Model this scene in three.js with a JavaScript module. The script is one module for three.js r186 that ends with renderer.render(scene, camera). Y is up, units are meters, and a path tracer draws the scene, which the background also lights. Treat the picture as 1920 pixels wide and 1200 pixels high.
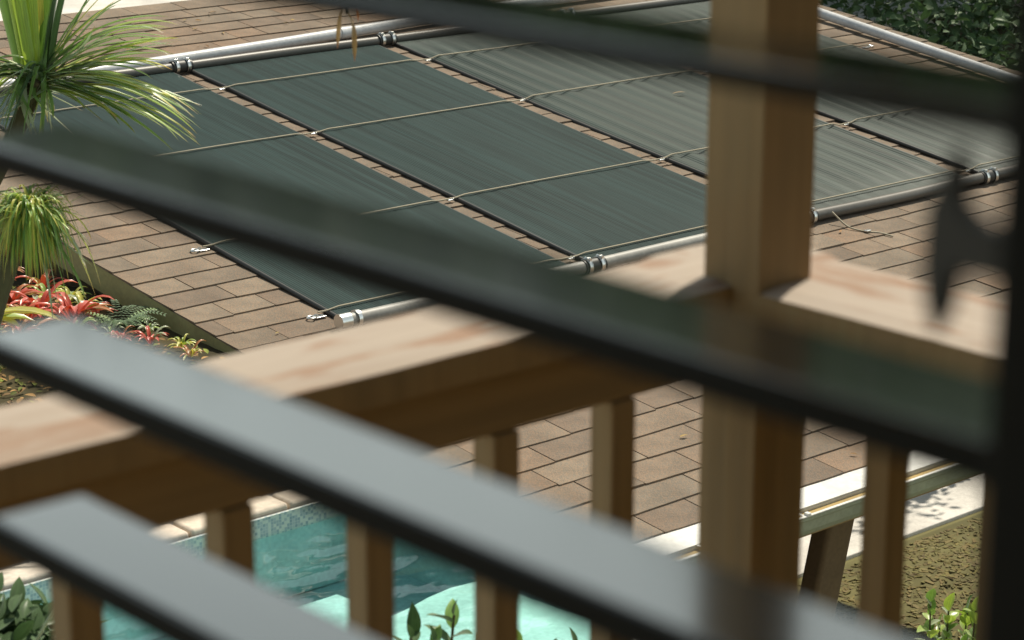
import * as THREE from 'three';
import { RoundedBoxGeometry } from 'three/addons/geometries/RoundedBoxGeometry.js';
import { mergeGeometries, mergeVertices } from 'three/addons/utils/BufferGeometryUtils.js';

// ------------------------------------------------------------------ camera, sky, sun, exposure
// The place is measured along the low roof's eave (x) and up its slope (-z); y is height above the lower ground.
const CAM_H = 5.1;
const YAW = 41.267 * Math.PI / 180, PITCH = 15.762 * Math.PI / 180;
const scene = new THREE.Scene();
const camera = new THREE.PerspectiveCamera(15.59, 1.6, 0.05, 400);
camera.position.set(0, CAM_H, 0);
camera.lookAt(Math.sin(YAW) * Math.cos(PITCH), CAM_H - Math.sin(PITCH), -Math.cos(YAW) * Math.cos(PITCH));
camera.focus = 9.6;
camera.userData.fStop = 6.6;

const SUN_EL = 58 * Math.PI / 180, SUN_AZ = 20 * Math.PI / 180;      // azimuth from +x (the eave) towards up the slope
const sunDir = new THREE.Vector3(Math.cos(SUN_EL) * Math.cos(SUN_AZ), Math.sin(SUN_EL), -Math.cos(SUN_EL) * Math.sin(SUN_AZ));

function makeSky() {
  const W = 512, H = 256, d = new Float32Array(W * H * 4), v = new THREE.Vector3();
  for (let j = 0; j < H; j++) for (let i = 0; i < W; i++) {
    const phi = ((i + 0.5) / W - 0.5) * 2 * Math.PI, th = ((j + 0.5) / H - 0.5) * Math.PI;
    v.set(Math.cos(th) * Math.cos(phi), Math.sin(th), Math.cos(th) * Math.sin(phi));
    const h = Math.max(0, v.y), up = Math.pow(1 - h, 1.35), flat = Math.hypot(v.x, v.z) || 1;
    const side = 0.5 + 0.5 * (v.x * sunDir.x + v.z * sunDir.z) / (flat * Math.hypot(sunDir.x, sunDir.z)), low = up * (0.50 + 0.95 * side * side);
    const c = Math.max(0, v.dot(sunDir)), glow = Math.pow(c, 6) * 0.5 + Math.pow(c, 40) * 1.2;
    const k = (j * W + i) * 4;
    d[k] = 0.08 + 1.00 * low + glow;
    d[k + 1] = 0.13 + 1.08 * low + glow * 0.97;
    d[k + 2] = 0.19 + 0.98 * low + glow * 0.85;
    d[k + 3] = 1;
  }
  const t = new THREE.DataTexture(d, W, H, THREE.RGBAFormat, THREE.FloatType);
  t.mapping = THREE.EquirectangularReflectionMapping; t.magFilter = THREE.LinearFilter; t.needsUpdate = true;
  return t;
}
scene.background = makeSky(); scene.environment = scene.background;
const sun = new THREE.DirectionalLight(new THREE.Color().setRGB(1, 0.915, 0.76), 5.0);
sun.position.copy(sunDir).multiplyScalar(60).add(new THREE.Vector3(6, 3, -8)); sun.target.position.set(6, 3, -8);
sun.castShadow = true; sun.shadow.mapSize.set(4096, 4096); sun.shadow.radius = 1.2;
Object.assign(sun.shadow.camera, { left: -25, right: 25, top: 25, bottom: -25, near: 1, far: 140 });
scene.add(sun, sun.target);

const renderer = new THREE.WebGLRenderer({ antialias: true });
renderer.setSize(1024, 640);
renderer.toneMapping = THREE.LinearToneMapping;
renderer.toneMappingExposure = 1.15;
renderer.shadowMap.enabled = true;

// ------------------------------------------------------------------ helpers
let seed = 7;
function rnd() { seed = (seed * 1664525 + 1013904223) >>> 0; return seed / 4294967296; }
const rr = (a, b) => a + (b - a) * rnd();
const pick = a => a[Math.floor(rnd() * a.length)];
const V = (e, u, y) => new THREE.Vector3(e, y + CAM_H, -u);           // eave metre, slope metre, height against the lens
const used = {};
function numbered(n) { used[n] = (used[n] || 0) + 1; return used[n] === 1 ? n : `${n}_${String(used[n] - 1).padStart(3, '0')}`; }
function tag(o, label, category, group, kind) {
  o.userData.label = label; if (category) o.userData.category = category;
  if (group) o.userData.group = group; if (kind) o.userData.kind = kind;
  return o;
}
function mesh(name, geo, mat, parent) {
  const m = new THREE.Mesh(geo, mat); m.name = parent ? name : numbered(name); m.castShadow = m.receiveShadow = true;
  (parent || scene).add(m); return m;
}
function thing(name, label, category, pos, group) {
  const o = new THREE.Group(); o.name = numbered(name); if (pos) o.position.copy(pos);
  scene.add(o); return tag(o, label, category, group);
}
function struct(name, geo, mat, label) { const m = mesh(name, geo, mat); m.userData.kind = 'structure'; if (label) m.userData.label = label; return m; }
// uv in metres from the dominant normal
function metric(g, long = 0) {
  g = g.index ? g.toNonIndexed() : g; g.computeVertexNormals();
  const p = g.attributes.position, n = g.attributes.normal, uv = new Float32Array(p.count * 2);
  for (let i = 0; i < p.count; i++) {
    const ax = Math.abs(n.getX(i)), ay = Math.abs(n.getY(i)), az = Math.abs(n.getZ(i));
    const x = p.getX(i), y = p.getY(i), z = p.getZ(i);
    let a, b; if (ay >= ax && ay >= az) { a = x; b = z; } else if (ax >= az) { a = z; b = y; } else { a = x; b = y; }
    if (long) { const t = a; a = b; b = t; }
    uv[2 * i] = a; uv[2 * i + 1] = b;
  }
  g.setAttribute('uv', new THREE.BufferAttribute(uv, 2)); return g;
}
function bx(w, h, d, x = 0, y = 0, z = 0, r = 0.004, long = 0) {
  r = Math.min(r, w / 2.2, h / 2.2, d / 2.2);
  let g = r > 0.0005 ? new RoundedBoxGeometry(w, h, d, 2, r) : new THREE.BoxGeometry(w, h, d);
  g = g.index ? g.toNonIndexed() : g;
  const keepN = g.attributes.normal.clone();
  g.translate(x, y, z); metric(g, long); g.setAttribute('normal', keepN); return g;
}
function tube(pts, r, seg = 40, rad = 8, caps = true) {
  const c = new THREE.CatmullRomCurve3(pts, false, 'centripetal');
  const t = new THREE.TubeGeometry(c, seg, r, rad, false);
  const uv = t.attributes.uv, L = c.getLength();
  for (let i = 0; i < uv.count; i++) uv.setXY(i, uv.getX(i) * L, uv.getY(i) * 2 * Math.PI * r);
  if (!caps) return t;
  const list = [t.toNonIndexed()];
  for (const [k, s] of [[0, -1], [1, 1]]) {
    const g = new THREE.SphereGeometry(r, rad, 6); g.scale(1, 1, 0.35);
    const q = new THREE.Quaternion().setFromUnitVectors(new THREE.Vector3(0, 0, 1), c.getTangentAt(k).multiplyScalar(s));
    g.applyQuaternion(q); g.translate(...c.getPointAt(k).toArray()); list.push(g.toNonIndexed());
  }
  return mergeGeometries(list);
}
function byTop(g, y0) {                                                // faces that look up get the first material, the others the second
  const n = g.attributes.normal, p = g.attributes.position, a = [], b = []; g.clearGroups();
  for (let i = 0; i < n.count; i += 3) (n.getY(i) > 0.6 && p.getY(i) > y0 ? a : b).push(i, i + 1, i + 2);
  g.setIndex(a.concat(b)); g.addGroup(0, a.length, 0); g.addGroup(a.length, b.length, 1); return g;
}
function merge(list) { return mergeGeometries(list.map(g => { const q = g.index ? g.toNonIndexed() : g; for (const k of Object.keys(q.attributes)) if (!['position', 'normal', 'uv'].includes(k)) q.deleteAttribute(k); return q; })); }

// ------------------------------------------------------------------ procedural textures
const hash = (x, y, s) => { let h = (x * 374761393 + y * 668265263 + s * 974711) | 0; h = Math.imul(h ^ (h >>> 13), 1274126177); h ^= h >>> 16; return (h >>> 0) / 4294967296; };
function vnoise(x, y, px, py, s) {
  const xi = Math.floor(x), yi = Math.floor(y), fx = x - xi, fy = y - yi, u = fx * fx * (3 - 2 * fx), v = fy * fy * (3 - 2 * fy);
  const m = (a, n) => ((a % n) + n) % n, h = (a, b) => hash(m(a, px), m(b, py), s);
  return (h(xi, yi) * (1 - u) + h(xi + 1, yi) * u) * (1 - v) + (h(xi, yi + 1) * (1 - u) + h(xi + 1, yi + 1) * u) * v;
}
// x, y in 0..1, fx, fy cells per tile
function fbm(x, y, fx, fy, oct, s) { let a = 0, w = 0.5, t = 0; for (let o = 0; o < oct; o++) { a += w * vnoise(x * fx, y * fy, fx, fy, s + o * 17); t += w; w *= 0.55; fx *= 2; fy *= 2; } return a / t; }
const toS = c => { c = Math.min(1, Math.max(0, c)); return c <= 0.0031308 ? c * 12.92 * 255 : (1.055 * Math.pow(c, 1 / 2.4) - 0.055) * 255; };
function tex(w, h, metresX, metresY, fn, color = true) {
  const d = new Uint8Array(w * h * 4);
  for (let j = 0; j < h; j++) for (let i = 0; i < w; i++) {
    const c = fn((i + 0.5) / w, (j + 0.5) / h), k = (j * w + i) * 4;
    for (let q = 0; q < 3; q++) d[k + q] = color ? toS(c[q]) : Math.min(255, Math.max(0, (Array.isArray(c) ? c[q] : c) * 255));
    d[k + 3] = 255;
  }
  const t = new THREE.DataTexture(d, w, h); t.wrapS = t.wrapT = THREE.RepeatWrapping; t.magFilter = THREE.LinearFilter; t.minFilter = THREE.LinearMipmapLinearFilter; t.generateMipmaps = true;
  t.repeat.set(1 / metresX, 1 / metresY); if (color) t.colorSpace = THREE.SRGBColorSpace; t.needsUpdate = true; return t;
}
const mix3 = (a, b, t) => [a[0] + (b[0] - a[0]) * t, a[1] + (b[1] - a[1]) * t, a[2] + (b[2] - a[2]) * t];
const sstep = (a, b, x) => { const t = Math.min(1, Math.max(0, (x - a) / (b - a))); return t * t * (3 - 2 * t); };
const std = o => new THREE.MeshStandardMaterial(o), phys = o => new THREE.MeshPhysicalMaterial(o);
const rgb = (r, g, b) => new THREE.Color().setRGB(r, g, b);

const granTex = tex(1024, 1024, 0.9, 0.9, (x, y) => {                 // mineral granules, grey to rust, around 1
  const a = fbm(x, y, 6, 6, 4, 3), b = vnoise(x * 300, y * 300, 300, 300, 9), c = vnoise(x * 420, y * 420, 420, 420, 21);
  const v = 0.52 + 0.45 * a + 0.34 * (b - 0.5) + 0.2 * (c - 0.5);
  const w = sstep(0.45, 0.7, fbm(x, y, 3, 3, 4, 303));
  return mix3(mix3([v, v, v * 0.96], [v * 1.12, v * 0.93, v * 0.78], sstep(0.4, 0.75, b)), [v * 1.12, v * 0.9, v * 0.74], 0.3 * w);
});
const granBump = tex(512, 512, 0.45, 0.45, (x, y) => 0.5 * vnoise(x * 150, y * 150, 150, 150, 9) + 0.5 * vnoise(x * 230, y * 230, 230, 230, 21), false);
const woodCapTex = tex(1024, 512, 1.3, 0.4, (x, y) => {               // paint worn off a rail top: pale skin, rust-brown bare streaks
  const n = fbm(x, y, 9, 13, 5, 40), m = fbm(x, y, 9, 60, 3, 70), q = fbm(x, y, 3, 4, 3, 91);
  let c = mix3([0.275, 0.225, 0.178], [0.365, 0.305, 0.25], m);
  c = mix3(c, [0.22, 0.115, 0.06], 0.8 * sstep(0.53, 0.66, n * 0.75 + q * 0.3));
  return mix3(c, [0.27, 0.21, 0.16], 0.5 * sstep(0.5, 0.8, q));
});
const woodTex = tex(512, 512, 0.5, 1.6, (x, y) => {                    // brown stain over grain, long axis y
  const n = fbm(x, y, 40, 4, 4, 11), m = fbm(x, y, 5, 5, 4, 13), v = 0.72 + 0.35 * n + 0.25 * (m - 0.5);
  return mix3([v, v, v], [v * 1.05, v * 0.97, v * 0.86], m);
});
const woodBump = tex(512, 512, 0.5, 1.6, (x, y) => fbm(x, y, 60, 4, 4, 11), false);
const streakTex = tex(512, 256, 1.22, 3.05, (x, y) => {                // dust and scuffs along the tubes of a heater mat
  const a = fbm(x, y, 120, 2, 3, 5), b = fbm(x, y, 14, 3, 4, 8), s = sstep(0.66, 0.8, fbm(x, y, 70, 5, 2, 31));
  const v = 0.42 + 0.72 * a + 0.55 * (b - 0.5) + 0.75 * s;
  return [v * 1.0, v * 1.0, v * 0.98];
});
const blotTex = tex(512, 512, 1, 1, (x, y) => { const v = 0.7 + 0.5 * (fbm(x, y, 4, 4, 5, 61) - 0.2) + 0.15 * (vnoise(x * 90, y * 90, 90, 90, 5) - 0.5); return [v, v, v]; });
const blotBump = tex(512, 512, 1, 1, (x, y) => fbm(x, y, 12, 12, 5, 77), false);

// ------------------------------------------------------------------ materials
const M = {};
M.shingle = [[0.250, 0.202, 0.158], [0.224, 0.185, 0.147], [0.262, 0.200, 0.150], [0.232, 0.197, 0.159], [0.208, 0.168, 0.134], [0.266, 0.222, 0.176]].map(c => std({ color: rgb(...c), map: granTex, bumpMap: granBump, bumpScale: 0.0015, roughness: 0.95 }));
M.deckSheet = std({ color: rgb(0.05, 0.04, 0.033), map: granTex, roughness: 0.95 });
M.mat = phys({ color: rgb(0.019, 0.040, 0.039), map: streakTex, roughness: 0.55, specularIntensity: 0.22 });
M.matPale = phys({ color: rgb(0.036, 0.055, 0.047), map: streakTex, roughness: 0.45, specularIntensity: 0.55 });  // paler, smoother mat material for the two wavy mats
M.black = phys({ color: rgb(0.022, 0.022, 0.02), roughness: 0.5 });
M.header = phys({ color: rgb(0.12, 0.11, 0.095), map: blotTex, roughness: 0.45 });
M.headerPale = phys({ color: rgb(0.34, 0.33, 0.30), map: blotTex, roughness: 0.5 });
M.pvc = phys({ color: rgb(0.62, 0.63, 0.64), map: blotTex, roughness: 0.38 });
M.steel = phys({ color: rgb(0.75, 0.75, 0.73), metalness: 1, roughness: 0.28 });
M.strap = std({ color: rgb(0.34, 0.30, 0.22), roughness: 0.85 });
M.wood = std({ color: rgb(0.29, 0.208, 0.102), map: woodTex, bumpMap: woodBump, bumpScale: 0.001, roughness: 0.75 });
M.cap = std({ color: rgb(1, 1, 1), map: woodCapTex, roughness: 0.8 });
M.fascia = std({ color: rgb(0.36, 0.34, 0.16), map: blotTex, roughness: 0.7 });
M.slat = phys({ color: rgb(0.012, 0.012, 0.010), roughness: 0.12, specularIntensity: 1, ior: 1.95, clearcoat: 0.8, clearcoatRoughness: 0.1 });
M.slatSide = phys({ color: rgb(0.012, 0.012, 0.010), roughness: 0.7, specularIntensity: 0.25 });
M.white = std({ color: rgb(0.72, 0.71, 0.67), map: blotTex, roughness: 0.55 });
M.gutter = std({ color: rgb(0.30, 0.33, 0.25), map: blotTex, roughness: 0.5 });
M.gutterIn = std({ color: rgb(0.40, 0.28, 0.10), map: blotTex, roughness: 0.8 });
M.wall = std({ color: rgb(0.16, 0.11, 0.06), map: blotTex, roughness: 0.9 });
M.concrete = std({ color: rgb(0.68, 0.65, 0.60), map: blotTex, bumpMap: blotBump, bumpScale: 0.004, roughness: 0.9 });
M.coping = [[0.62, 0.53, 0.43], [0.66, 0.58, 0.49], [0.56, 0.48, 0.40]].map(c => std({ color: rgb(...c.map(v => Math.min(0.8, v * 1.18))), map: blotTex, roughness: 0.8 }));
M.stone = std({ color: rgb(0.25, 0.2, 0.12), map: blotTex, bumpMap: blotBump, bumpScale: 0.02, roughness: 0.95 });

// ------------------------------------------------------------------ the lower ground, raised terrace and pool
const groundTex = tex(512, 512, 3, 3, (x, y) => { const n = fbm(x, y, 8, 8, 6, 15), m = fbm(x, y, 24, 60, 4, 22); return mix3([0.085, 0.078, 0.03], [0.16, 0.145, 0.058], sstep(0.3, 0.7, 0.5 * n + 0.5 * m)); });
M.ground = std({ map: groundTex, bumpMap: blotBump, bumpScale: 0.03, roughness: 1 });
{
  const g = new THREE.PlaneGeometry(500, 500); g.rotateX(-Math.PI / 2); metric(g);
  struct('ground', g, M.ground, 'brown mulch ground on the lower level below the roof');
  // banked mulch below the white path, lumpy
  const b = new THREE.PlaneGeometry(7, 3.3, 150, 80); b.rotateX(-Math.PI / 2);
  const p = b.attributes.position;
  const bankY = (px, pz) => { const x = px / 7 + 0.5, z = pz / 3.3 + 0.5, edge = Math.min(1, 8 * Math.min(x, 1 - x), 8 * Math.min(z, 1 - z)); return 0.004 + edge * 0.10 * (fbm(x, z, 14, 9, 5, 3) - 0.25); };
  for (let i = 0; i < p.count; i++) p.setY(i, bankY(p.getX(i), p.getZ(i)));
  b.translate(9.6, 0, -6.68); metric(b); struct('bank', b, M.ground, 'rough olive brown mulch bank below the white path');
  // bark chips on the bank
  const cg = bx(0.036, 0.006, 0.016, 0, 0, 0, 0.002), im = new THREE.InstancedMesh(cg, std({ color: rgb(0.155, 0.135, 0.056), map: blotTex, roughness: 0.95 }), 24000), o = new THREE.Object3D(), col = new THREE.Color();
  for (let i = 0; i < 24000; i++) {
    const x = rr(-3.4, 3.4), z = rr(-1.6, 1.6); o.position.set(9.6 + x, bankY(x, z) + rr(-0.002, 0.003), -6.68 + z);
    o.rotation.set(rr(-0.2, 0.2), rr(0, 6.28), rr(-0.25, 0.25)); o.scale.set(rr(0.5, 1.7), rr(0.6, 1.5), rr(0.6, 1.6)); o.updateMatrix(); im.setMatrixAt(i, o.matrix);
    const k = rr(0.7, 1.4); im.setColorAt(i, col.setRGB(k, k * rr(0.85, 1.05), k * rr(0.7, 1)));
  }
  im.name = 'bark_mulch'; scene.add(tag(im, 'loose brown bark mulch below the white path', 'mulch', null, 'stuff'));
  struct('path', bx(9, 0.05, 0.51, 13.5, 0.0, -8.622, 0.008), M.concrete, 'white concrete path strip running past the roof');
  struct('patio', bx(26, 0.2, 20, 7, CAM_H - 2.75, -21.6, 0.01), M.concrete, 'pale sunlit patio behind the roof ridge');
}
const POOL = { e0: -3, e1: 4.74, u0: 4.60, u1: 6.05, top: -2.722, water: -2.80 };
{
  const T = M.concrete, y0 = 0, yt = CAM_H + POOL.top - 0.05;
  struct('terrace', merge([
    bx(POOL.e1 + 9, yt, 2.2, (POOL.e1 - 9) / 2, yt / 2, -(POOL.u0 - 1.1), 0.01),                      // near side
    bx(POOL.e1 + 9, yt, 8, (POOL.e1 - 9) / 2, yt / 2, -(POOL.u1 + 4.03), 0.01),           // far side
    bx(6, yt, POOL.u1 - POOL.u0 - 0.002, POOL.e0 - 3.03, yt / 2, -(POOL.u0 + POOL.u1) / 2, 0.01),
    bx(0.08, yt - 0.05, POOL.u1 - POOL.u0 + 0.2, POOL.e1 + 0.042, (yt - 0.05) / 2, -(POOL.u0 + POOL.u1) / 2, 0.01),
  ]), M.concrete, 'raised pale terrace that holds the pool');
  const pool = new THREE.Group(); pool.name = 'pool'; pool.userData = { kind: 'structure', label: 'turquoise swimming pool seen between the railing balusters', }; scene.add(pool);
  const plaster = std({ color: rgb(0.46, 0.70, 0.70), map: blotTex, roughness: 0.9 }), pale = std({ color: rgb(0.46, 0.70, 0.67), map: blotTex, roughness: 0.9 });
  const w = POOL.e1 - POOL.e0, d = POOL.u1 - POOL.u0, yb = CAM_H - 3.08, yw = CAM_H + POOL.water, um = -(POOL.u0 + POOL.u1) / 2, em = (POOL.e0 + POOL.e1) / 2;
  mesh('basin', merge([bx(w, 0.05, d, em, yb, um, 0), bx(w, yw - yb + 0.02, 0.02, em, (yw + yb) / 2, -POOL.u0 - 0.01, 0), bx(w, yw - yb - 0.04, 0.02, em, (yw + yb) / 2 + 0.01, -POOL.u1 + 0.012, 0),
    bx(0.02, yw - yb + 0.02, d - 0.05, POOL.e1 - 0.012, (yw + yb) / 2, um, 0), bx(0.02, yw - yb + 0.02, d - 0.05, POOL.e0 + 0.012, (yw + yb) / 2, um, 0)]), plaster, pool);
  const so = new THREE.Shape(); so.moveTo(-2.4, 0); so.lineTo(0, 0);
  for (let i = 0; i <= 24; i++) { const t = i / 24; so.lineTo(-2.4 * t, 0.70 + 0.05 * Math.sin(t * 9) + 0.03 * Math.sin(t * 23) - 0.12 * t); }
  const sg = new THREE.ExtrudeGeometry(so, { depth: 0.15, bevelEnabled: true, bevelSize: 0.03, bevelThickness: 0.03, bevelSegments: 3 }); sg.rotateX(-Math.PI / 2); sg.translate(POOL.e1 - 0.06, yw - 0.255, -POOL.u0 - 0.04);
  mesh('shelf', metric(sg), pale, pool);
  // glass mosaic at the waterline: too small to pick apart, so colour and relief only
  const mosaic = tex(512, 64, 0.7, 0.0875, (x, y) => {
    const i = Math.floor(x * 64), j = Math.floor(y * 8), fx = x * 64 - i, fy = y * 8 - j, h = hash(i, j, 4), h2 = hash(i, j, 9);
    if (fx < 0.1 || fy < 0.1) return [0.5, 0.52, 0.5];
    return mix3(mix3([0.24, 0.31, 0.34], [0.40, 0.45, 0.45], h), [0.58, 0.60, 0.52], h2 > 0.6 ? 0.8 : 0);
  });
  mesh('tile_band', bx(w, 0.07, 0.012, em, yw + 0.027, -POOL.u1 + 0.028, 0), phys({ map: mosaic, roughness: 0.18 }), pool);
  const wg = new THREE.PlaneGeometry(w - 0.03, d - 0.04, 300, 90); wg.rotateX(-Math.PI / 2);
  const p = wg.attributes.position;
  for (let i = 0; i < p.count; i++) { const x = p.getX(i) / w + 0.5, z = p.getZ(i) / d + 0.5; p.setY(i, 0.015 * (fbm(x, z, 60, 18, 3, 5) - 0.5)); }
  wg.translate(em, yw, um - 0.005); wg.computeVertexNormals();
  mesh('water', wg, phys({ color: rgb(0.85, 0.98, 0.96), transmission: 1, thickness: 0, ior: 1.33, roughness: 0.03 }), pool);
  const yc = CAM_H + POOL.top - 0.02;
  for (let e = POOL.e0; e < 4.72;) { const L = rr(0.26, 0.42); mesh('coping_stone', bx(L - 0.006, 0.045, 0.12 + rr(-0.006, 0.006), e + L / 2, yc + rr(-0.002, 0.002), -(POOL.u1 + 0.045), 0.014), pick(M.coping), pool); e += L; }
}
// garden bed between pool and roof, held by a low rock wall
const BED_Y = -2.50;
{
  const bed = new THREE.PlaneGeometry(7.8, 4.9, 120, 80); bed.rotateX(-Math.PI / 2); const p = bed.attributes.position;
  for (let i = 0; i < p.count; i++) { const x = p.getX(i) / 7.8 + 0.5, z = p.getZ(i) / 4.7 + 0.5; p.setY(i, 0.09 * (fbm(x, z, 22, 14, 4, 8) - 0.3)); }
  bed.translate(0.85, CAM_H + BED_Y, -8.9); metric(bed);
  struct('garden_bed', bed, std({ color: rgb(0.35, 0.3, 0.22), map: groundTex, bumpMap: blotBump, bumpScale: 0.02, roughness: 1 }), 'dark soil garden bed between the pool and the roof edge');
  const wall = thing('rock_wall', 'low wall of tan rocks behind the pool coping', 'wall', V(0, 6.36, -2.80));
  for (let e = -1.5; e < 4.7;) {
    for (const row of [0, 1]) {
      const L = rr(0.18, 0.34), g = mergeVertices(new THREE.IcosahedronGeometry(0.5, 2)), q = g.attributes.position;
      const s = rnd() * 99 | 0;
      for (let i = 0; i < q.count; i++) { const k = 0.85 + 0.3 * hash(Math.round(q.getX(i) * 9) + s, Math.round(q.getY(i) * 9) + Math.round(q.getZ(i) * 9) * 13, s); q.setXYZ(i, q.getX(i) * k * L * 1.1, q.getY(i) * k * 0.24, q.getZ(i) * k * 0.2); }
      g.computeVertexNormals(); metric(g);
      mesh('rock', g, pick([M.coping[0], M.coping[2], M.stone]), wall).position.set(e + L / 2 + row * 0.09, 0.10 + row * 0.16, rr(-0.02, 0.03) - row * 0.08);
      if (row) e += L;
    }
  }
}

// ------------------------------------------------------------------ the low roof and its building
const K = 0.14748, SLOPE = Math.atan(K), U0 = 5.03, E0 = 4.72, E1 = 10.98, UR = 11.1;
const roofY = u => -2.7408 + K * (u - U0);
const house = thing('pool_house', 'low building with brown shingle roof carrying the solar heater mats', 'building', V(E0, U0, roofY(U0)));
{
  const local = (e, u, y) => V(e, u, y).sub(house.position);
  const cosS = Math.cos(SLOPE), LEN = (UR - U0) / cosS;
  const rg = bx(E1 - E0, 0.05, LEN, (E1 - E0) / 2, -0.027, -LEN / 2, 0);
  const roof = mesh('roof', rg, M.deckSheet, house); roof.rotation.x = SLOPE;
  // shingles: wedge tabs, thick at the butt
  const EXPO = 0.1435 / cosS, WID = [0.2, 0.24, 0.28, 0.32, 0.37, 0.42];
  const wedge = (w, jit) => {
    const t = 0.0115, b = 0.004, n = 6, L = EXPO + 0.03, P = [], I = [];
    for (let i = 0; i <= n; i++) { const x = i / n * w, f = jit[i]; P.push(x, t, f, x, 0.0006, f, x, b, -L, x, 0.0002, -L); }
    for (let i = 0; i < n; i++) { const a = 4 * i, c = a + 4; I.push(a, c, a + 2, c, c + 2, a + 2, a + 1, c + 1, a, c + 1, c, a); }
    I.push(0, 2, 1, 2, 3, 1); const z = 4 * n; I.push(z, z + 1, z + 2, z + 2, z + 1, z + 3);
    const g = new THREE.BufferGeometry(); g.setAttribute('position', new THREE.Float32BufferAttribute(P, 3)); g.setIndex(I);
    return metric(g);
  };
  const variants = WID.map(w => [0, 1, 2].map(() => { const j = []; let v = rr(-0.003, 0.003); for (let i = 0; i <= 6; i++) { v += rr(-0.002, 0.002); j.push(v); } return wedge(w - 0.005, j); }));
  const list = [];
  const fw = new THREE.Vector3(); camera.getWorldDirection(fw);
  camera.updateMatrixWorld(); camera.updateProjectionMatrix();
  for (let k = 0; ; k++) {
    const u = U0 + 0.004 + k * 0.1435; if (u > UR - 0.08) break;
    let e = E0 - 0.012 + (k ? -rr(0, 0.2) : 0);
    while (e < E1) {
      let wi = Math.floor(rnd() * WID.length), w = WID[wi], x0 = e, clip = 1;
      e += w;
      if (x0 < E0 - 0.012) { clip = (e - (E0 - 0.012)) / w; x0 = E0 - 0.012; if (clip < 0.12) continue; }
      if (e > E1 + 0.01) { clip = (E1 + 0.01 - x0) / w; if (clip < 0.1) break; }
      const m0 = 6.87, m1 = 9.92, inMat = [5.21, 6.522, 7.838, 9.175].some(m => x0 > m + 0.02 && x0 + w * clip < m + 1.17) && u > m0 && u + 0.14 < m1;
      if (inMat) continue;
      const p = V(x0 + w * clip / 2, u + 0.07, roofY(u + 0.07)), q = p.clone().project(camera), dist = p.distanceTo(camera.position);
      const inView = Math.abs(q.x) < 1.03 && Math.abs(q.y) < 1.05;
      let covered = [5.21, 6.522, 7.838, 9.175].reduce((s, m) => s + Math.max(0, Math.min(x0 + w * clip, m + 1.22) - Math.max(x0, m)), 0) / (w * clip);
      if (u + 0.14 < m0 || u > m1) covered = 0;
      list.push({ x: x0 - E0, s: (u - U0) / cosS, wi, clip, mat: Math.floor(rnd() * 6), vi: Math.floor(rnd() * 3), rank: inView ? w * clip * (1 - covered) / (dist * dist) : 0, lift: rr(0, 0.0012) + (rnd() < 0.08 ? rr(0.001, 0.004) : 0) });
    }
  }
  list.sort((a, b) => b.rank - a.rank);
  const rest = [];
  list.forEach((o, i) => {
    const g = variants[o.wi][o.vi];
    if (i < 300 && o.rank > 0) {
      const m = mesh('shingle', g, M.shingle[o.mat], roof); m.position.set(o.x, o.lift, -o.s); m.scale.x = o.clip;
    } else { const c = g.clone(); c.scale(o.clip, 1, 1); c.translate(o.x, o.lift, -o.s); rest.push(c); }
  });
  mesh('shingle_field', mergeGeometries(rest), M.shingle[1], roof).userData.kind = 'stuff';
  // bargeboard under the rake, white drip edge, gutter
  const rakeAng = SLOPE, barge = bx(0.022, 0.105, LEN - 0.05, 0.002, -0.0535, -LEN / 2 + 0.01, 0.003, 1); const bm = mesh('bargeboard', barge, M.fascia, house); bm.rotation.x = SLOPE;
  const bargeR = mesh('bargeboard', bx(0.022, 0.105, LEN - 0.05, E1 - E0 - 0.002, -0.0535, -LEN / 2 + 0.01, 0.003, 1), M.fascia, house); bargeR.rotation.x = SLOPE;
  const dripL = E1 - E0 + 0.02;
  const drip = mesh('drip_edge', merge([bx(dripL, 0.006, 0.11, dripL / 2 - 0.01, 0.003, 0.052, 0.002), bx(dripL, 0.035, 0.006, dripL / 2 - 0.01, -0.018, 0.105, 0.002)]), M.white, house); drip.rotation.x = SLOPE;
  // gutter profile: back, floor, front with rolled lip
  const prof = [[0.0, -0.004], [0.0, -0.075], [0.062, -0.075], [0.074, -0.055], [0.078, -0.02], [0.086, -0.012], [0.086, -0.001], [0.078, -0.001], [0.076, -0.013], [0.070, -0.021], [0.066, -0.052], [0.058, -0.067], [0.006, -0.067], [0.006, -0.004]];
  const sh = new THREE.Shape(prof.map(([x, y]) => new THREE.Vector2(x, y)));
  const gg = new THREE.ExtrudeGeometry(sh, { depth: dripL, bevelEnabled: false, steps: 1 }); gg.rotateY(-Math.PI / 2); // x -> +z, depth -> -x
  gg.translate(dripL - 0.01, 0, 0); const gut = mesh('gutter', metric(gg), M.gutter, house); gut.position.copy(local(E0, U0 - 0.088, -2.752));
  mesh('gutter_floor', bx(dripL - 0.01, 0.003, 0.05, dripL / 2 - 0.01, -0.018, 0.0365, 0), M.gutterIn, gut);
  mesh('gutter_lip', bx(dripL, 0.004, 0.012, dripL / 2 - 0.01, 0.0025, 0.082, 0.001), M.white, gut);
  for (let e = 0.4; e < dripL; e += 0.46) mesh('hanger', merge([bx(0.018, 0.012, 0.02, e, 0.008, 0.080, 0.003), bx(0.014, 0.004, 0.076, e, -0.0035, 0.040, 0.001)]), M.white, gut);
  // eave board, walls, posts
  mesh('eave_board', bx(E1 - E0 - 0.03, 0.1, 0.03, (E1 - E0) / 2, -0.10, 0.035, 0.003), M.wood, house);
  const wallShape = new THREE.Shape([new THREE.Vector2(0.25, 2.742 - CAM_H), new THREE.Vector2(UR - U0 - 0.2, 2.742 - CAM_H), new THREE.Vector2(UR - U0 - 0.2, K * (UR - U0 - 0.2) - 0.06), new THREE.Vector2(0.25, K * 0.25 - 0.06)]);
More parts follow.
